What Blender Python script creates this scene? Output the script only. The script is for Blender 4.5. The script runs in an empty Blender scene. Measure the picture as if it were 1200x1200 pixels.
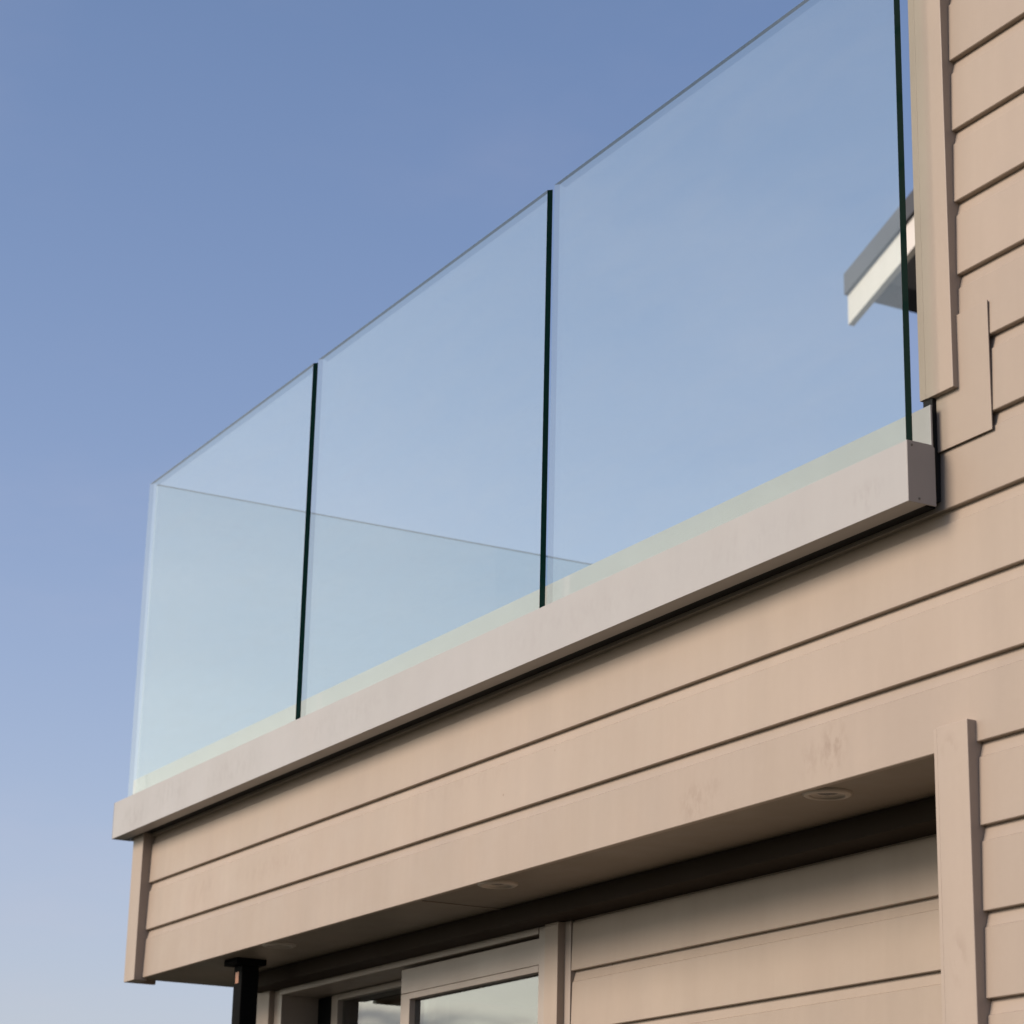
import bpy, bmesh, math, random
from mathutils import Vector, Matrix
random.seed(7)
R = math.radians
scene = bpy.context.scene
C = scene.collection

# ---------------------------------------------------------------- camera
cam_d = bpy.data.cameras.new('camera'); cam = bpy.data.objects.new('camera', cam_d); C.objects.link(cam)
scene.camera = cam
YAW, PITCH, ROLL = R(61.4067), R(17.9184), R(1.3333)
fw = Vector((-math.sin(YAW)*math.cos(PITCH), math.cos(YAW)*math.cos(PITCH), math.sin(PITCH)))
rt = Vector((math.cos(YAW), math.sin(YAW), 0)); up = rt.cross(fw)
r2 = rt*math.cos(ROLL) + up*math.sin(ROLL); u2 = up*math.cos(ROLL) - rt*math.sin(ROLL)
M = Matrix((r2, u2, -fw)).transposed().to_4x4(); M.translation = Vector((7.5645, -2.7852, 1.4189))
cam.matrix_world = M
cam_d.sensor_width = 36; cam_d.lens = 36*2903.5/1200
cam_d.clip_start = 0.05; cam_d.clip_end = 5000
cam_d.dof.use_dof = True; cam_d.dof.focus_distance = 5.3; cam_d.dof.aperture_fstop = 8.0

# ---------------------------------------------------------------- sky and sun
SUN_EL, SUN_ROT = R(27), R(189)          # rotation clockwise from +Y
world = bpy.data.worlds.new('World'); scene.world = world; world.use_nodes = True
wn = world.node_tree; wn.nodes.clear()
def N(nt, typ, **kw):
    n = nt.nodes.new(typ)
    for k, v in kw.items(): setattr(n, k, v)
    return n
sky = N(wn, 'ShaderNodeTexSky', sky_type='NISHITA', sun_disc=False)
sky.sun_elevation = SUN_EL; sky.sun_rotation = SUN_ROT
sky.altitude = 0; sky.air_density = 1.0; sky.dust_density = 1.0; sky.ozone_density = 3.0
def wl(a, b): wn.links.new(a, b)
def wmath(op, a, b=None, clamp=False):
    n = N(wn, 'ShaderNodeMath', operation=op, use_clamp=clamp)
    for i, v in enumerate((a, b)):
        if v is None: continue
        if isinstance(v, (int, float)): n.inputs[i].default_value = v
        else: wl(v, n.inputs[i])
    return n.outputs[0]
def wmix(fac, a, b, mode='MIX'):
    n = N(wn, 'ShaderNodeMix', data_type='RGBA', blend_type=mode)
    for i, v in ((0, fac), (6, a), (7, b)):
        if isinstance(v, (int, float)): n.inputs[i].default_value = v
        elif isinstance(v, tuple): n.inputs[i].default_value = (*v, 1)
        else: wl(v, n.inputs[i])
    return n.outputs[2]
tc = N(wn, 'ShaderNodeTexCoord'); sep = N(wn, 'ShaderNodeSeparateXYZ'); wl(tc.outputs['Generated'], sep.inputs[0])
zc = wmath('MAXIMUM', sep.outputs['Z'], 0.0)
SKY_TINT = (.98, 1.0, 1.075)
col = wmix(1.0, sky.outputs[0], SKY_TINT, 'MULTIPLY')
# evening haze: thickest at the horizon all the way round
hz = wmath('POWER', 2.718, wmath('MULTIPLY', zc, -1/.20))
col = wmix(wmath('MULTIPLY', hz, .75), col, (4.5, 3.8, 3.8))
# broken evening cloud and a pale veil over the sun's half of the sky, clear sky opposite
SUNV = (math.sin(SUN_ROT)*math.cos(SUN_EL), math.cos(SUN_ROT)*math.cos(SUN_EL), math.sin(SUN_EL))
def wramp(v, a, b, c=0.0, d=1.0):
    n = N(wn, 'ShaderNodeMapRange', clamp=True, interpolation_type='SMOOTHSTEP'); wl(v, n.inputs[0])
    for i, q in enumerate((a, b, c, d)): n.inputs[i+1].default_value = q
    return n.outputs[0]
dt = N(wn, 'ShaderNodeVectorMath', operation='DOT_PRODUCT'); wl(tc.outputs['Generated'], dt.inputs[0]); dt.inputs[1].default_value = SUNV
glow = wmath('POWER', wmath('MAXIMUM', dt.outputs['Value'], 0.0), 2.5)
hl = wmath('SQRT', wmath('MAXIMUM', wmath('SUBTRACT', 1.0, wmath('MULTIPLY', sep.outputs['Z'], sep.outputs['Z'])), .001))
west = wmath('DIVIDE', wmath('ADD', wmath('MULTIPLY', sep.outputs['X'], -.6), wmath('MULTIPLY', sep.outputs['Y'], -.8)), hl)
side = wramp(west, .58, .90)
veil = wmath('MULTIPLY', wmath('POWER', 2.718, wmath('MULTIPLY', zc, -1/.25)), wmath('MULTIPLY', side, .9))
col = wmix(veil, col, (17.8, 17.2, 13.8))
cc = N(wn, 'ShaderNodeCombineXYZ'); den = wmath('ADD', zc, .10)
wl(wmath('DIVIDE', sep.outputs['X'], den), cc.inputs[0]); wl(wmath('DIVIDE', sep.outputs['Y'], den), cc.inputs[1])
cn = N(wn, 'ShaderNodeTexNoise'); cn.inputs['Scale'].default_value = 1.7; cn.inputs['Detail'].default_value = 7; cn.inputs['Roughness'].default_value = .55
wl(cc.outputs[0], cn.inputs['Vector'])
low = wmath('ADD', wmath('MULTIPLY', wramp(zc, .21, .13), .72), .08)       # banks lie low, only wisps higher up
cover = wmath('MULTIPLY', wmath('MULTIPLY', wramp(cn.outputs[0], .44, .62), side), low)
cn2 = N(wn, 'ShaderNodeTexNoise'); cn2.inputs['Scale'].default_value = 2.6; cn2.inputs['Detail'].default_value = 5
wl(cc.outputs[0], cn2.inputs['Vector'])
cshade = wmix(wramp(cn2.outputs[0], .40, .60), (3.6, 3.7, 4.2), (13.5, 12.4, 10.6))
cloud = wmix(1.0, cshade, wmath('ADD', wmath('MULTIPLY', glow, .6), .75), 'MULTIPLY')
col = wmix(cover, col, cloud)
# barely visible high cirrus over the whole sky
ci = N(wn, 'ShaderNodeTexNoise'); ci.inputs['Scale'].default_value = 1.4; ci.inputs['Detail'].default_value = 6; ci.inputs['Roughness'].default_value = .6
wl(cc.outputs[0], ci.inputs['Vector'])
col = wmix(wmath('MULTIPLY', wramp(ci.outputs[0], .45, .75), .10), col, (4.6, 4.0, 4.3))
bg = N(wn, 'ShaderNodeBackground'); bg.inputs['Strength'].default_value = 0.122
wo = N(wn, 'ShaderNodeOutputWorld')
wl(col, bg.inputs[0]); wl(bg.outputs[0], wo.inputs[0])

sd = bpy.data.lights.new('sun', 'SUN'); sun = bpy.data.objects.new('sun', sd); C.objects.link(sun)
sd.energy = 3.1; sd.angle = R(24); sd.color = (1.0, 0.84, 0.69)
sdir = Vector((math.sin(SUN_ROT)*math.cos(SUN_EL), math.cos(SUN_ROT)*math.cos(SUN_EL), math.sin(SUN_EL)))
sun.rotation_euler = sdir.to_track_quat('Z', 'Y').to_euler(); sun.location = sdir*30
vs = scene.view_settings
vs.view_transform = 'Standard'; vs.look = 'None'; vs.gamma = 1; vs.use_curve_mapping = False
vs.exposure = 0.30

# ---------------------------------------------------------------- materials
MATS = {}
def mat(name):
    m = bpy.data.materials.new(name); m.use_nodes = True; m.node_tree.nodes.clear()
    MATS[name] = m; return m, m.node_tree
def L(nt, a, b): nt.links.new(a, b)
def math_n(nt, op, a, b=None, clamp=False):
    n = N(nt, 'ShaderNodeMath', operation=op, use_clamp=clamp)
    for i, v in enumerate((a, b)):
        if v is None: continue
        if isinstance(v, (int, float)): n.inputs[i].default_value = v
        else: L(nt, v, n.inputs[i])
    return n.outputs[0]
def mixc(nt, fac, a, b, mode='MIX'):
    n = N(nt, 'ShaderNodeMix', data_type='RGBA', blend_type=mode)
    for i, v in ((0, fac), (6, a), (7, b)):
        if isinstance(v, (int, float)): n.inputs[i].default_value = v
        elif isinstance(v, tuple): n.inputs[i].default_value = (*v, 1) if len(v) == 3 else v
        else: L(nt, v, n.inputs[i])
    return n.outputs[2]
def noise(nt, scale, detail=3, rough=.5, vec=None, sc=None):
    t = N(nt, 'ShaderNodeTexNoise'); t.inputs['Scale'].default_value = scale
    t.inputs['Detail'].default_value = detail; t.inputs['Roughness'].default_value = rough
    if sc is not None:
        mp = N(nt, 'ShaderNodeMapping'); mp.inputs['Scale'].default_value = sc; L(nt, vec, mp.inputs[0]); vec = mp.outputs[0]
    if vec is not None: L(nt, vec, t.inputs['Vector'])
    return t.outputs[0]
def ramp(nt, v, lo, hi, a=0.0, b=1.0):
    n = N(nt, 'ShaderNodeMapRange', clamp=True)
    L(nt, v, n.inputs[0]); n.inputs[1].default_value = lo; n.inputs[2].default_value = hi
    n.inputs[3].default_value = a; n.inputs[4].default_value = b
    return n.outputs[0]

def paint(name, col, rough=.5, var=.075, streak=.10, rand=.04, bump=.06, smudges=(), smudge_col=(.19,.13,.095), speck=0.0, spec=.35):
    m, nt = mat(name)
    p = N(nt, 'ShaderNodeBsdfPrincipled'); o = N(nt, 'ShaderNodeOutputMaterial'); L(nt, p.outputs[0], o.inputs[0])
    g = N(nt, 'ShaderNodeNewGeometry'); pos = g.outputs['Position']
    info = N(nt, 'ShaderNodeObjectInfo')
    big = noise(nt, 2.2, 3, .55, pos)
    st = noise(nt, 1.0, 4, .6, pos, (9, 9, 1.1))
    fine = noise(nt, 45, 3, .6, pos)
    v = math_n(nt, 'MULTIPLY', math_n(nt, 'SUBTRACT', big, .5), var*2)
    v = math_n(nt, 'ADD', v, math_n(nt, 'MULTIPLY', math_n(nt, 'SUBTRACT', st, .5), streak*2))
    v = math_n(nt, 'ADD', v, math_n(nt, 'MULTIPLY', math_n(nt, 'SUBTRACT', fine, .5), .04))
    v = math_n(nt, 'ADD', v, math_n(nt, 'MULTIPLY', math_n(nt, 'SUBTRACT', info.outputs['Random'], .5), rand*2))
    v = math_n(nt, 'ADD', v, 1.0)
    hsv = N(nt, 'ShaderNodeHueSaturation'); hsv.inputs['Color'].default_value = (*col, 1); L(nt, v, hsv.inputs['Value'])
    c = hsv.outputs[0]
    # hue drift between warm and greyish patches
    dr = noise(nt, 1.3, 2, .5, pos)
    c = mixc(nt, ramp(nt, dr, .42, .72, 0, .35), c, mixc(nt, 1.0, c, (.97, 1.0, .98), 'MULTIPLY'))
    for (cx, cy, cz, rx, rz, amt) in smudges:
        mp = N(nt, 'ShaderNodeMapping'); L(nt, pos, mp.inputs[0])
        mp.inputs['Location'].default_value = (-cx/rx, -cy/.2, -cz/rz); mp.inputs['Scale'].default_value = (1/rx, 1/.2, 1/rz)
        ln = N(nt, 'ShaderNodeVectorMath', operation='LENGTH'); L(nt, mp.outputs[0], ln.inputs[0])
        fall = ramp(nt, ln.outputs['Value'], .35, 1.0, 1, 0)
        nn = noise(nt, 34, 4, .65, pos, (1.3, 1, .7))
        f = math_n(nt, 'MULTIPLY', math_n(nt, 'MULTIPLY', fall, ramp(nt, nn, .45, .62)), amt)
        c = mixc(nt, f, c, smudge_col)
    if speck:
        vo = N(nt, 'ShaderNodeTexVoronoi'); vo.inputs['Scale'].default_value = 5.5; L(nt, pos, vo.inputs['Vector'])
        sp = ramp(nt, vo.outputs['Distance'], .012, .022, speck, 0)
        c = mixc(nt, sp, c, (.12, .08, .05))
    L(nt, c, p.inputs['Base Color'])
    rr = noise(nt, 6, 3, .6, pos); L(nt, ramp(nt, rr, .3, .7, rough-.07, rough+.08), p.inputs['Roughness'])
    p.inputs['Specular IOR Level'].default_value = spec
    b = N(nt, 'ShaderNodeBump'); b.inputs['Strength'].default_value = bump; b.inputs['Distance'].default_value = .002
    h = math_n(nt, 'ADD', noise(nt, 260, 2, .5, pos), math_n(nt, 'MULTIPLY', noise(nt, 5, 3, .5, pos), 2.0))
    L(nt, h, b.inputs['Height']); L(nt, b.outputs[0], p.inputs['Normal'])
    return m
BEIGE = (.338, .271, .218)
paint('beige_paint', BEIGE, speck=.5, smudges=[(3.765, 0, 2.47, .055, .06, .42), (3.69, 0, 2.455, .05, .05, .22), (3.27, 0, 2.44, .06, .055, .28), (3.34, 0, 2.455, .06, .05, .16), (1.1, 0, 2.62, .35, .05, .12), (.55, 0, 2.62, .15, .06, .14), (2.2, 0, 2.66, .4, .05, .08)])
paint('trim_paint', (.343, .276, .224), smudges=[(4.15, 0, 2.02, .03, .06, .25), (4.14, 0, 2.40, .03, .03, .22)])
paint('soffit_paint', (.22, .18, .14), bump=.04)  # toned below the house paint, so part of the shade is in the colour
paint('aluminium_channel', (.335, .318, .308), rough=.42, var=.04, streak=.07, bump=.03, spec=.5, smudge_col=(.22, .20, .185),
      smudges=[(.15, -.08, 2.90, .16, .05, .32), (.45, -.08, 2.92, .22, .05, .28), (.95, -.08, 2.91, .3, .05, .22), (1.7, -.08, 2.915, .4, .05, .18), (2.9, -.08, 2.91, .5, .05, .12), (4.0, -.08, 2.895, .08, .04, .25), (3.6, -.08, 2.91, .3, .05, .12)])
paint('end_cap_metal', (.30, .28, .27), rough=.45, streak=.02, bump=.03)
paint('joinery_metal', (.33, .275, .235), rough=.38, var=.03, streak=.06, bump=.02, spec=.5)
paint('flashing_metal', BEIGE, rough=.45, var=.04, streak=.04, bump=.03)
paint('black_steel', (.006, .006, .006), rough=.8, spec=.05)
paint('membrane_and_shade_black', (.008, .008, .008), rough=.8)  # for membrane and gasket, and for black that stands in for shade in gaps
paint('dark_brown', (.040, .030, .023), rough=.8, spec=.1)
paint('screw_metal', (.12, .11, .10), rough=.4)
paint('orange_brown', (.30, .13, .07), rough=.4)
paint('white_paint', (.58, .54, .50), rough=.5)
paint('grey_wall_paint', (.45, .44, .42), rough=.7)
paint('dark_roofing', (.045, .046, .055), rough=.5)
paint('grey_soffit', (.13, .13, .14), rough=.7)
paint('deck_timber', (.25, .17, .11), rough=.7, streak=.2)
paint('room_dark', (.03, .028, .026), rough=.9)
paint('downlight_white', (.40, .35, .30), rough=.4)
paint('downlight_lens', (.035, .03, .03), rough=.25)

def glass(name, tint, ior, refl=(1, 1, 1), rough=0.0, wave=0.0, dust=0.0):
    m, nt = mat(name)
    o = N(nt, 'ShaderNodeOutputMaterial')
    g = N(nt, 'ShaderNodeNewGeometry')
    iorv = ramp(nt, g.outputs['Backfacing'], 0, 1, ior, 1/ior)   # same reflectance from both sides of the sheet
    fr = N(nt, 'ShaderNodeFresnel'); L(nt, iorv, fr.inputs['IOR'])
    t = N(nt, 'ShaderNodeBsdfTransparent'); t.inputs[0].default_value = (*tint, 1)
    gl = N(nt, 'ShaderNodeBsdfGlossy'); gl.inputs['Color'].default_value = (*refl, 1); gl.inputs['Roughness'].default_value = rough
    if wave:
        b = N(nt, 'ShaderNodeBump'); b.inputs['Strength'].default_value = wave; b.inputs['Distance'].default_value = .01
        L(nt, noise(nt, 2.5, 2, .5, g.outputs['Position']), b.inputs['Height']); L(nt, b.outputs[0], gl.inputs['Normal'])
    mx = N(nt, 'ShaderNodeMixShader'); L(nt, fr.outputs[0], mx.inputs[0]); L(nt, t.outputs[0], mx.inputs[1]); L(nt, gl.outputs[0], mx.inputs[2])
    out = mx.outputs[0]
    if dust:                                  # thin film of dust and wiped streaks
        mp = N(nt, 'ShaderNodeMapping'); mp.inputs['Rotation'].default_value = (0, R(35), 0); mp.inputs['Scale'].default_value = (2.2, 2.2, 16); L(nt, g.outputs['Position'], mp.inputs[0])
        st = noise(nt, 1.6, 5, .65, mp.outputs[0]); sp = noise(nt, 7, 4, .6, g.outputs['Position'])
        f = math_n(nt, 'MULTIPLY', math_n(nt, 'ADD', ramp(nt, st, .42, .75, .35, 1.3), ramp(nt, sp, .5, .75, 0, .5)), dust)
        df = N(nt, 'ShaderNodeBsdfDiffuse'); df.inputs[0].default_value = (.5, .5, .48, 1)
        m2 = N(nt, 'ShaderNodeMixShader'); L(nt, f, m2.inputs[0]); L(nt, out, m2.inputs[1]); L(nt, df.outputs[0], m2.inputs[2]); out = m2.outputs[0]
    L(nt, out, o.inputs[0]); return m
glass('clear_glass', (.932, .970, .953), 1.58, wave=.02, dust=.022)
glass('window_glass', (.4, .42, .4), 2.8, wave=.03)
def edge_mat(name, col, transp, tint=(.62, .80, .82)):
    m, nt = mat(name); o = N(nt, 'ShaderNodeOutputMaterial')
    p = N(nt, 'ShaderNodeBsdfPrincipled'); p.inputs['Base Color'].default_value = (*col, 1); p.inputs['Roughness'].default_value = .2; p.inputs['Specular IOR Level'].default_value = .2
    t = N(nt, 'ShaderNodeBsdfTransparent'); t.inputs[0].default_value = (*tint, 1)
    mx = N(nt, 'ShaderNodeMixShader'); mx.inputs[0].default_value = transp
    L(nt, p.outputs[0], mx.inputs[1]); L(nt, t.outputs[0], mx.inputs[2]); L(nt, mx.outputs[0], o.inputs[0])
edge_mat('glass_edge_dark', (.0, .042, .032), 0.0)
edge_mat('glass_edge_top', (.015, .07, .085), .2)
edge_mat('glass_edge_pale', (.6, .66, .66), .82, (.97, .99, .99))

def ground_mat():
    m, nt = mat('ground_lawn')
    p = N(nt, 'ShaderNodeBsdfPrincipled'); o = N(nt, 'ShaderNodeOutputMaterial'); L(nt, p.outputs[0], o.inputs[0])
    g = N(nt, 'ShaderNodeNewGeometry')
    c = mixc(nt, noise(nt, 1.5, 6, .6, g.outputs['Position']), (.025, .03, .015), (.05, .05, .03))
    L(nt, c, p.inputs['Base Color']); p.inputs['Roughness'].default_value = .9
ground_mat()

# ---------------------------------------------------------------- mesh helpers
def obj(name, bm, m, parent=None, bevel=0.0, smooth=False):
    me = bpy.data.meshes.new(name); bmesh.ops.recalc_face_normals(bm, faces=bm.faces[:]) ; bm.to_mesh(me); bm.free()
    for mm in (m if isinstance(m, (list, tuple)) else [m]): me.materials.append(MATS[mm])
    if smooth:
        for pl in me.polygons: pl.use_smooth = True
    o = bpy.data.objects.new(name, me); C.objects.link(o)
    if parent is not None: attach(o, parent)
    if bevel:
        b = o.modifiers.new('bevel', 'BEVEL'); b.width = bevel; b.segments = 2; b.limit_method = 'ANGLE'; b.angle_limit = R(40)
        b.harden_normals = False
    return o
def attach(o, parent):
    o.parent = parent
    base = Vector((0, 0, 0)); q = parent
    while q is not None: base += q.location; q = q.parent
    o.location = o.location - base
def box(bm, x0, x1, y0, y1, z0, z1):
    v = [bm.verts.new((x, y, z)) for x in (x0, x1) for y in (y0, y1) for z in (z0, z1)]
    for f in ((0,1,3,2), (4,6,7,5), (0,4,5,1), (2,3,7,6), (0,2,6,4), (1,5,7,3)): bm.faces.new([v[i] for i in f])
    return bm
def bx(*a): return box(bmesh.new(), *a)
def prism(pts, a0, a1, axis='x'):
    """extrude a closed outline; axis x: pts are (y,z); axis y: pts are (x,z)"""
    bm = bmesh.new()
    def P(p, a): return (a, p[0], p[1]) if axis == 'x' else (p[0], a, p[1])
    A = [bm.verts.new(P(p, a0)) for p in pts]; B = [bm.verts.new(P(p, a1)) for p in pts]
    n = len(pts)
    for i in range(n): bm.faces.new((A[i], A[(i+1) % n], B[(i+1) % n], B[i]))
    bm.faces.new(A); bm.faces.new(list(reversed(B)))
    return bm
def lathe(pts, seg=40):
    bm = bmesh.new(); rings = []
    for r, z in pts:
        rings.append([bm.verts.new((r*math.cos(2*math.pi*k/seg), r*math.sin(2*math.pi*k/seg), z)) for k in range(seg)])
    for a, b in zip(rings, rings[1:]):
        for k in range(seg): bm.faces.new((a[k], a[(k+1) % seg], b[(k+1) % seg], b[k]))
    return bm, rings
def thing(name, label, cat, loc=(0, 0, 0), group=None):
    o = bpy.data.objects.new(name, None); C.objects.link(o); o.location = loc; o.empty_display_size = .1
    o['label'] = label; o['category'] = cat
    if group: o['group'] = group
    return o

# ---------------------------------------------------------------- ground
bm = bmesh.new(); S = 1500
bm.faces.new([bm.verts.new(p) for p in ((-S, -S, 0), (S, -S, 0), (S, S, 0), (-S, S, 0))])
g = obj('ground', bm, 'ground_lawn'); g['kind'] = 'structure'

# ---------------------------------------------------------------- the house
SP, Z10 = .15, 2.40
house = thing('weatherboard_house', 'beige weatherboard house with a balcony over a recessed sliding door', 'house', (4.0, 1.5, 0))
XR = 9.0      # right-hand end of the facade
def board_mesh(length, sp=SP):
    k = sp/.15
    pts = [(.0136, .0), (.0014, 0), (0, .0014), (.0032, .1215*k), (.0064, .1241*k), (.0130, .150*k), (.0146, .170*k), (.0195, .170*k), (.0195, .03), (.0138, .024)]
    bm = prism(pts, 0, length); me = bpy.data.meshes.new('weatherboard')
    bmesh.ops.recalc_face_normals(bm, faces=bm.faces[:]); bm.to_mesh(me); bm.free(); me.materials.append(MATS['beige_paint']); return me
def boards(parent, x0, x1, rows, y=0.0, sp=SP):
    me = board_mesh(x1-x0, sp)
    for z in rows:
        o = bpy.data.objects.new('weatherboard', me); C.objects.link(o)
        o.location = (x0, y+random.uniform(-.0006, .0006), z); attach(o, parent)

# sheathing behind the facade boards: right-hand wall (two storeys) and the balcony front
bm = bmesh.new(); box(bm, 4.10, XR, .0215, .12, 0, 6.30)
wall = obj('front_wall', bm, 'beige_paint', house)
boards(wall, 4.1845, XR, [Z10+SP*i for i in range(4, 26)])          # upper storey, right of the corner facing
boards(wall, 4.1935, XR, [Z10-SP*i for i in range(1, 16)])          # lower storey, right of the recess
bm = bmesh.new(); box(bm, .012, 4.098, .0215, .10, 2.415, 2.94)
bwall = obj('balcony_front', bm, 'beige_paint', house)
boards(bwall, .0910, XR, [Z10, Z10+SP, Z10+2*SP, Z10+3*SP])
# corner facing at the far end of the balcony front, wrapping onto the side
bm = prism([(0, -.028), (.090, -.028), (.090, .017), (.014, .017), (.014, .075), (0, .075)], 2.392, 2.875, 'x')
for v in bm.verts: v.co = (v.co.y, v.co.z, v.co.x)
obj('corner_facing', bm, 'trim_paint', house, .0015)
# upper corner facing
bm = bx(4.1025, 4.1835, -.0174, .017, 3.072, 6.30); obj('corner_facing', bm, 'trim_paint', house, .0015)
bm = bx(4.0822, 4.1012, -.0160, .017, 3.0735, 6.30); obj('facing_edge', bm, 'trim_paint', house, .001)
# facing beside the recess
bm = bx(4.1062, 4.1924, -.0200, .017, 0.02, 2.4397); obj('corner_facing', bm, 'trim_paint', house, .0018)
bm = bx(4.0958, 4.1050, -.0185, .017, 0.02, 2.4375); obj('facing_edge', bm, 'trim_paint', house, .001)
# flat flashing plate where the balcony channel meets the wall
bm = bx(4.116, 4.2725, -.0042, -.0012, 2.9635, 3.217); obj('flashing_plate', bm, 'flashing_metal', house, .0006)
obj('gap_shade_strip', bx(4.088, 4.1155, -.0125, .020, 2.868, 3.071), 'membrane_and_shade_black', house)  # black strip added to stand for the shadowed gap beside the channel end
# soffit in two sheets with a joiner
soffit = obj('soffit', bx(.02, 4.094, .0225, .60, 2.4125, 2.425), 'membrane_and_shade_black', house)
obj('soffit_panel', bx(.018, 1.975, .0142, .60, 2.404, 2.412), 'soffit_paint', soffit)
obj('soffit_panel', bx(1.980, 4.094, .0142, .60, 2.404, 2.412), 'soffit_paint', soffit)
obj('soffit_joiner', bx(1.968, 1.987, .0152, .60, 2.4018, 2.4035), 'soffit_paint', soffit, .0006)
# balcony side (faces away) and deck
side = obj('balcony_side', bx(.014, .05, .102, 3.4, 2.426, 2.94), 'beige_paint', house)
for i in range(4):
    obj('side_board', prism([(.010-.012, z0) for z0 in ()] or [(-.002, Z10+.008+SP*i), (.004, Z10+.008+SP*i+.146), (.0138, Z10+.008+SP*i+.146), (.0138, Z10+.008+SP*i)], .0765, 3.4, 'y'), 'beige_paint', side)
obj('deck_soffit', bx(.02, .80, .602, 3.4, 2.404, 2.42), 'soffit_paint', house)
deck = obj('deck', bx(.052, 4.098, .105, 3.38, 2.86, 2.93), 'membrane_and_shade_black', house)
for i in range(23):
    y0 = .11+i*.142
    obj('deck_board', bx(.056, 4.095, y0, y0+.137, 2.931, 2.953), 'deck_timber', deck)

# recess wall under the balcony
YB, SPB, ZB0 = .335, .1478, 2.3787
rwall = obj('recess_wall', bx(2.2013, 4.094, YB+.0215, YB+.12, 0, 2.403), 'beige_paint', house)
boards(rwall, 2.2029, 4.093, [ZB0-SPB*i for i in range(1, 15)], YB, SPB)
obj('rear_strip', bx(.30, 4.093, .247, YB+.012, 2.356, 2.4035), 'dark_brown', house, .002)  # near-black brown strip along the soffit's rear edge
obj('recess_side', bx(4.094, 4.0995, .022, YB+.1, 0.02, 2.4035), 'trim_paint', house)
obj('recess_side', bx(4.0997, 4.118, .125, 3.4, .02, 6.30), 'beige_paint', house)   # side wall of the upper storey above the deck
# black steel post under the balcony, with its top plate
post = obj('support_post', bx(.630, .690, .086, .142, 0, 2.385), 'black_steel', house, .003)
obj('top_plate', bx(.608, .706, .062, .158, 2.3855, 2.4035), 'black_steel', post, .001)
obj('orange_plate', bx(.648, .672, .0842, .0858, 2.333, 2.366), 'orange_brown', post)  # small orange-brown plate on the front of the post

# sliding door joinery
door = bpy.data.objects.new('sliding_door', None); C.objects.link(door); door.location = (1.2, YB, 0); attach(door, house)
DJ = 'joinery_metal'
obj('door_facing', bx(2.1045, 2.1709, YB-.022, YB+.1, 0, 2.3555), 'trim_paint', door, .0015)      # right facing
obj('door_facing', bx(2.1712, 2.2008, YB-.001, YB+.1, 0, 2.3555), DJ, door)
obj('door_facing', bx(0.2644, 0.3777, YB-.022, YB+.1, 0, 2.3725), 'trim_paint', door, .0015)
obj('wall_end', bx(0.13, 0.2624, YB+.02, YB+.12, 0, 2.3555), 'beige_paint', door)
obj('frame_jamb', bx(2.0551, 2.1035, YB-.010, YB+.17, 0, 2.3555), DJ, door, .001)
obj('frame_jamb', bx(0.3798, 0.4343, YB-.004, YB+.17, 0, 2.3555), DJ, door, .001)
obj('frame_head', bx(0.4354, 2.0541, YB-.012, YB+.17, 2.338, 2.3555), DJ, door, .001)
# outer sash (right)
sash = obj('sash', bx(1.255, 2.0535, YB, YB+.045, 2.2634, 2.3303), DJ, door, .001)
obj('glazing_bead', bx(1.3106, 2.0407, YB-.003, YB+.045, 2.2443, 2.2618), DJ, door, .0012)
obj('sash_stile', bx(1.255, 1.3096, YB, YB+.045, .06, 2.2623), DJ, door, .0015)
obj('sash_stile', bx(2.0412, 2.0535, YB-.002, YB+.045, .06, 2.2623), DJ, door, .0015)
obj('sash_rail', bx(1.3106, 2.0407, YB, YB+.045, .06, .16), DJ, door, .0015)
obj('window_pane', bx(1.3101, 2.0412, YB+.018, YB+.024, .155, 2.2495), 'window_glass', door)
# inner fixed leaf (left), set back
YI = YB+.11
obj('sash_stile', bx(0.5548, 0.5991, YI, YI+.045, .06, 2.3354), DJ, door, .0015)
obj('sash_stile', bx(1.2087, 1.253, YI, YI+.045, .06, 2.3354), DJ, door, .0015)
obj('sash_rail', bx(0.6001, 1.2076, YI, YI+.045, 2.3159, 2.3354), DJ, door, .0015)
obj('sash_rail', bx(0.6001, 1.2076, YI, YI+.045, .06, .16), DJ, door, .0015)
obj('window_pane', bx(0.5986, 1.2092, YI+.018, YI+.024, .155, 2.3195), 'window_glass', door)
obj('side_panel', bx(0.4364, 0.5538, YI+.01, YI+.03, .06, 2.3354), 'black_steel', door)
# dark room behind the door and the rest of the house body
bm = bmesh.new()
box(bm, .13, .20, YB+.175, 3.4, 0, 2.40); box(bm, .21, 4.09, 3.3, 3.4, 0, 2.40); box(bm, .21, 4.09, YB+.18, 3.29, 0, .04)
obj('room', bm, 'room_dark', house)
bm = bmesh.new(); box(bm, 4.12, XR, 4.2, 4.32, 0, 6.30); box(bm, XR-.12, XR, .121, 4.199, 0, 6.30)
obj('rear_wall', bm, 'beige_paint', house)
# roof over the upper storey
roof = obj('roof', prism([(-.20, 6.31), (-.20, 6.42), (2.2, 7.35), (4.6, 6.42), (4.6, 6.31)], 3.65, XR+.45, 'x'), 'dark_roofing', house)
obj('gutter', bx(3.65, XR+.45, -.32, -.202, 6.33, 6.41), 'white_paint', roof, .01)

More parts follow.
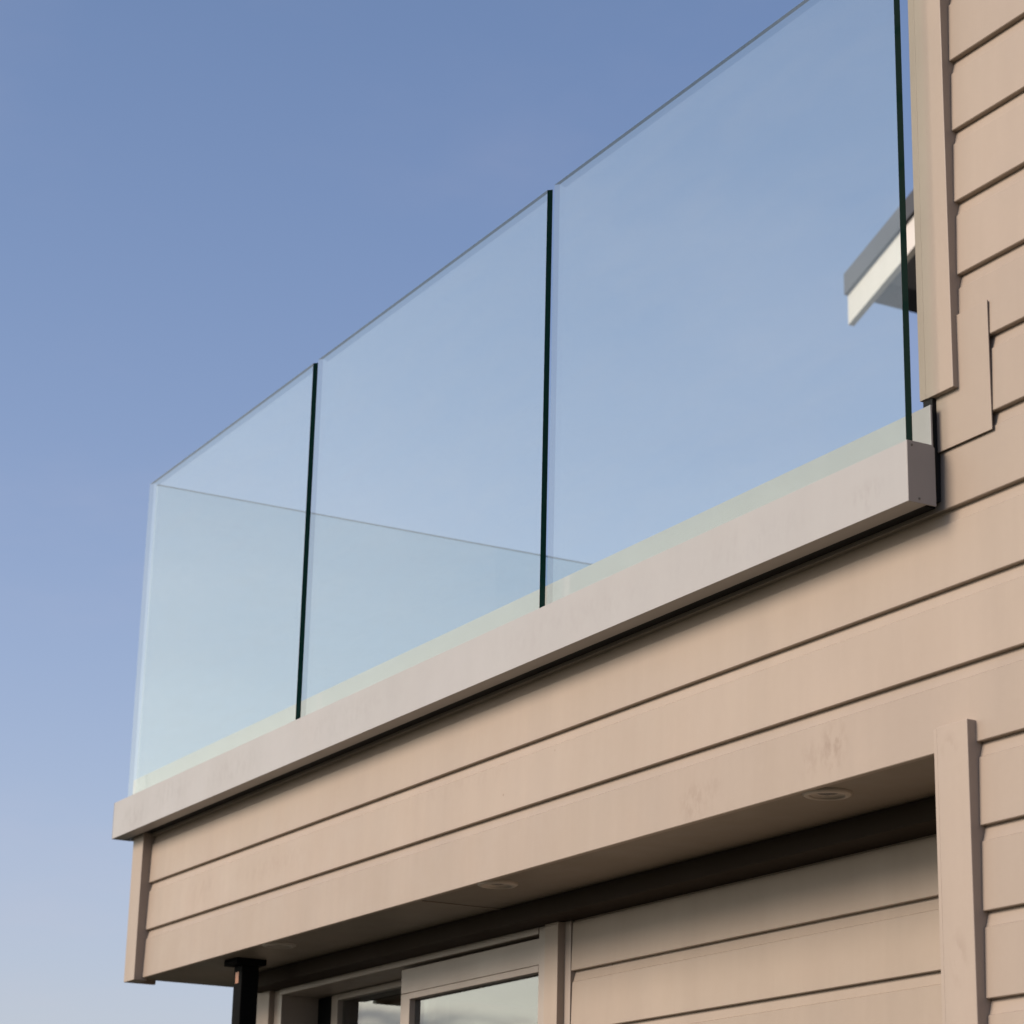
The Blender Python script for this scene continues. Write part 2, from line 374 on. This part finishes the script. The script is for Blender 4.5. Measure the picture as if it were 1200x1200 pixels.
# ---------------------------------------------------------------- downlights in the soffit
for i, (x, y) in enumerate(((3.662, .060), (2.328, .052), (1.032, .052))):
    d = thing('downlight', ['recessed round downlight in the soffit beside the lower corner facing',
                            'recessed round downlight in the soffit above the right end of the sliding door',
                            'recessed round downlight in the soffit nearest the black steel post'][i], 'light', (x, y, 2.4035), 'downlights under the balcony')
    bm, rg = lathe([(.0335, .0005), (.0345, -.0050), (.037, -.0075), (.0445, -.0065), (.0500, -.0030), (.0505, .0008)])
    ring = obj('trim_ring', bm, 'downlight_white', None, smooth=True); ring.parent = d
    bm, rg = lathe([(.0334, -.0040), (.030, -.0008), (.0225, .0002)])
    cone = obj('baffle', bm, 'downlight_white', None, smooth=True); cone.parent = d
    bm, rg = lathe([(.0212, .0000), (.014, -.0018), (.004, -.0024)]); bm.faces.new(rg[-1])
    ln = obj('lens', bm, 'downlight_lens', None, smooth=True); ln.parent = d

# ---------------------------------------------------------------- frameless glass balustrade
bal = thing('glass_balustrade', 'frameless clear glass balustrade set in a pale metal channel along the balcony', 'balustrade', (2.04, -.05, 2.8525))
ZB, ZT = 2.8525, 2.971
XL, XE = -.049, 4.128
U = [(-.0845, ZB), (-.0845, ZT), (-.0822, ZT), (-.0822, 2.884), (-.0650, 2.884), (-.0650, ZT-.003), (-.0255, ZT-.003), (-.0255, 3.0515), (-.0245, 3.053), (-.021, 3.053), (-.021, 2.915), (-.040, 2.915), (-.040, ZB)]
chan = obj('base_channel', prism(U, XL+.003, XE-.0032, 'x'), 'aluminium_channel', bal, .0008)
# end cap with two screws
cap = obj('end_cap', prism([(-.0848, ZB-.0004), (-.0848, ZT+.0005), (-.0275, ZT+.0005), (-.0205, ZT-.005), (-.0205, ZB-.0004)], XE-.003, XE, 'x'), 'end_cap_metal', chan, .0006)
for (y, z) in ((-.074, ZT-.008), (-.060, ZB+.008)):
    bm, rg = lathe([(.0024, 0), (.0022, .0011), (.0008, .0014)], 14); bm.faces.new(rg[-1])
    for v in bm.verts: v.co = Vector((v.co.z+XE, v.co.x+y, v.co.y+z))
    obj('screw', bm, 'screw_metal', chan)
# closing plate at the far corner
obj('end_cap', prism([(-.0848, ZB-.0004), (-.0848, ZT+.0005), (-.0205, ZT+.0005), (-.0205, ZB-.0004)], XL, XL+.0028, 'x'), 'end_cap_metal', chan, .0006)
# return channel along the side
U2 = [(XL, ZB), (XL, ZT), (XL+.002, ZT), (.012, ZT), (.012, ZT-.003), (.0625, ZT-.003), (.0625, 2.95), (.0835, 2.95), (.0835, ZT), (.125, ZT-.003), (.125, 3.0515), (.133, 3.0515), (.133, 2.956), (.0, 2.956), (.0, ZB)]
U2 = [(XL, ZB), (XL, ZT-.001), (.0625, ZT-.001), (.0625, 2.962), (.0835, 2.962), (.0835, ZT-.001), (.098, ZT-.001), (.098, 3.046), (.104, 3.046), (.104, 2.956), (-.0035, 2.956), (-.0035, ZB)]
obj('base_channel', prism(U2, -.0198, 3.4, 'y'), 'aluminium_channel', bal, .0008)
obj('gap_shade_block', bx(.0, 4.10, -.0385, -.0015, 2.859, 2.9145), 'membrane_and_shade_black', bal)  # black block added in the gap under the channel as its deep shade
obj('gasket', bx(.07, 4.121, -.0655, -.0652, 2.95, 2.969), 'membrane_and_shade_black', chan)

def pane(x0, x1, y0, y1, z0, z1, right='glass_edge_dark', left='glass_edge_pale'):
    long_x = (x1-x0) > (y1-y0)
    bm = bx(x0, x1, y0, y1, z0, z1)
    for v in bm.verts:                       # bevelled top: the back edge stands a little higher
        if v.co.z > 4 and long_x and v.co.y > y0+.001: v.co.z += .0050
    bm.normal_update()
    o = obj('glass_pane', bm, ['clear_glass', right, left, 'glass_edge_top'], bal)
    long_x = (x1-x0) > (y1-y0)
    for p in o.data.polygons:
        n = p.normal
        if abs(n.z) > .5: p.material_index = 3
        elif long_x and n.x > .5: p.material_index = 1
        elif long_x and n.x < -.5: p.material_index = 2
        elif not long_x and abs(n.y) > .5: p.material_index = 2
    return o
GT, GB = 4.0345, 2.8845
GAP = .035
G0, G1 = -.0815, -.0665
pane(.0658, 1.376, G0, G1, GB, GT)
pane(1.376+GAP, 2.747, G0, G1, GB, GT)
pane(2.747+GAP, 4.1215, G0, G1, GB, GT)
pane(.0655, .0805, -.0575, 2.20, 2.9625, GT)
pane(.0655, .0805, 2.2125, 3.38, 2.9625, GT)

# ---------------------------------------------------------------- neighbouring house behind
nb = thing('neighbouring_house', 'gabled house behind the balcony with white barge board and dark grey roof', 'house', (1.5, 8.0, 0))
T = math.tan(R(22.3)); RX = 1.6
def rk(x, z0): return z0+(x+2.911)*T
zt0 = 7.066
def rake(y0, y1, x0, d0, d1, name, m, parent, bev=0.0, both=True):
    for s in ((1, -1) if both else (1,)):
        xs = (x0, RX); pts = [(xs[0], rk(xs[0], zt0-d0)), (xs[1], rk(xs[1], zt0-d0)), (xs[1], rk(xs[1], zt0-d1)), (xs[0], rk(xs[0], zt0-d1))]
        if s < 0: pts = [(2*RX-p[0], p[1]) for p in pts]
        obj(name, prism(pts, y0, y1, 'y'), m, parent, bev)
nroof = bpy.data.objects.new('roof', None); C.objects.link(nroof); nroof.location = (RX, 8, 7); attach(nroof, nb)
rake(5.03, 12.2, -2.911, 0, .128, 'roof_sheet', 'dark_roofing', nroof)
rake(5.05, 5.09, -2.905, .130, .312, 'barge_board', 'white_paint', nroof, .002)
rake(5.092, 12.1, -2.62, .22, .26, 'raking_soffit', 'grey_soffit', nroof)
wallpts = [(-2.15, 0), (6.30, 0), (6.30, rk(-2.15, zt0)-.28), (RX, rk(RX, zt0)-.28), (-2.15, rk(-2.15, zt0)-.28)]
nw = obj('wall', prism(wallpts, 5.65, 12.0, 'y'), 'grey_wall_paint', nb)
for (x0, z0) in ((-1.2, 4.3), (2.9, 4.3), (-1.2, 1.2), (2.9, 1.2)):
    w = obj('window', bx(x0, x0+1.5, 5.62, 5.649, z0, z0+1.3), 'white_paint', nb)
    obj('pane', bx(x0+.07, x0+1.43, 5.612, 5.619, z0+.07, z0+1.23), 'window_glass', w)

# mesh normals of nested parents are plain translations, nothing else to settle
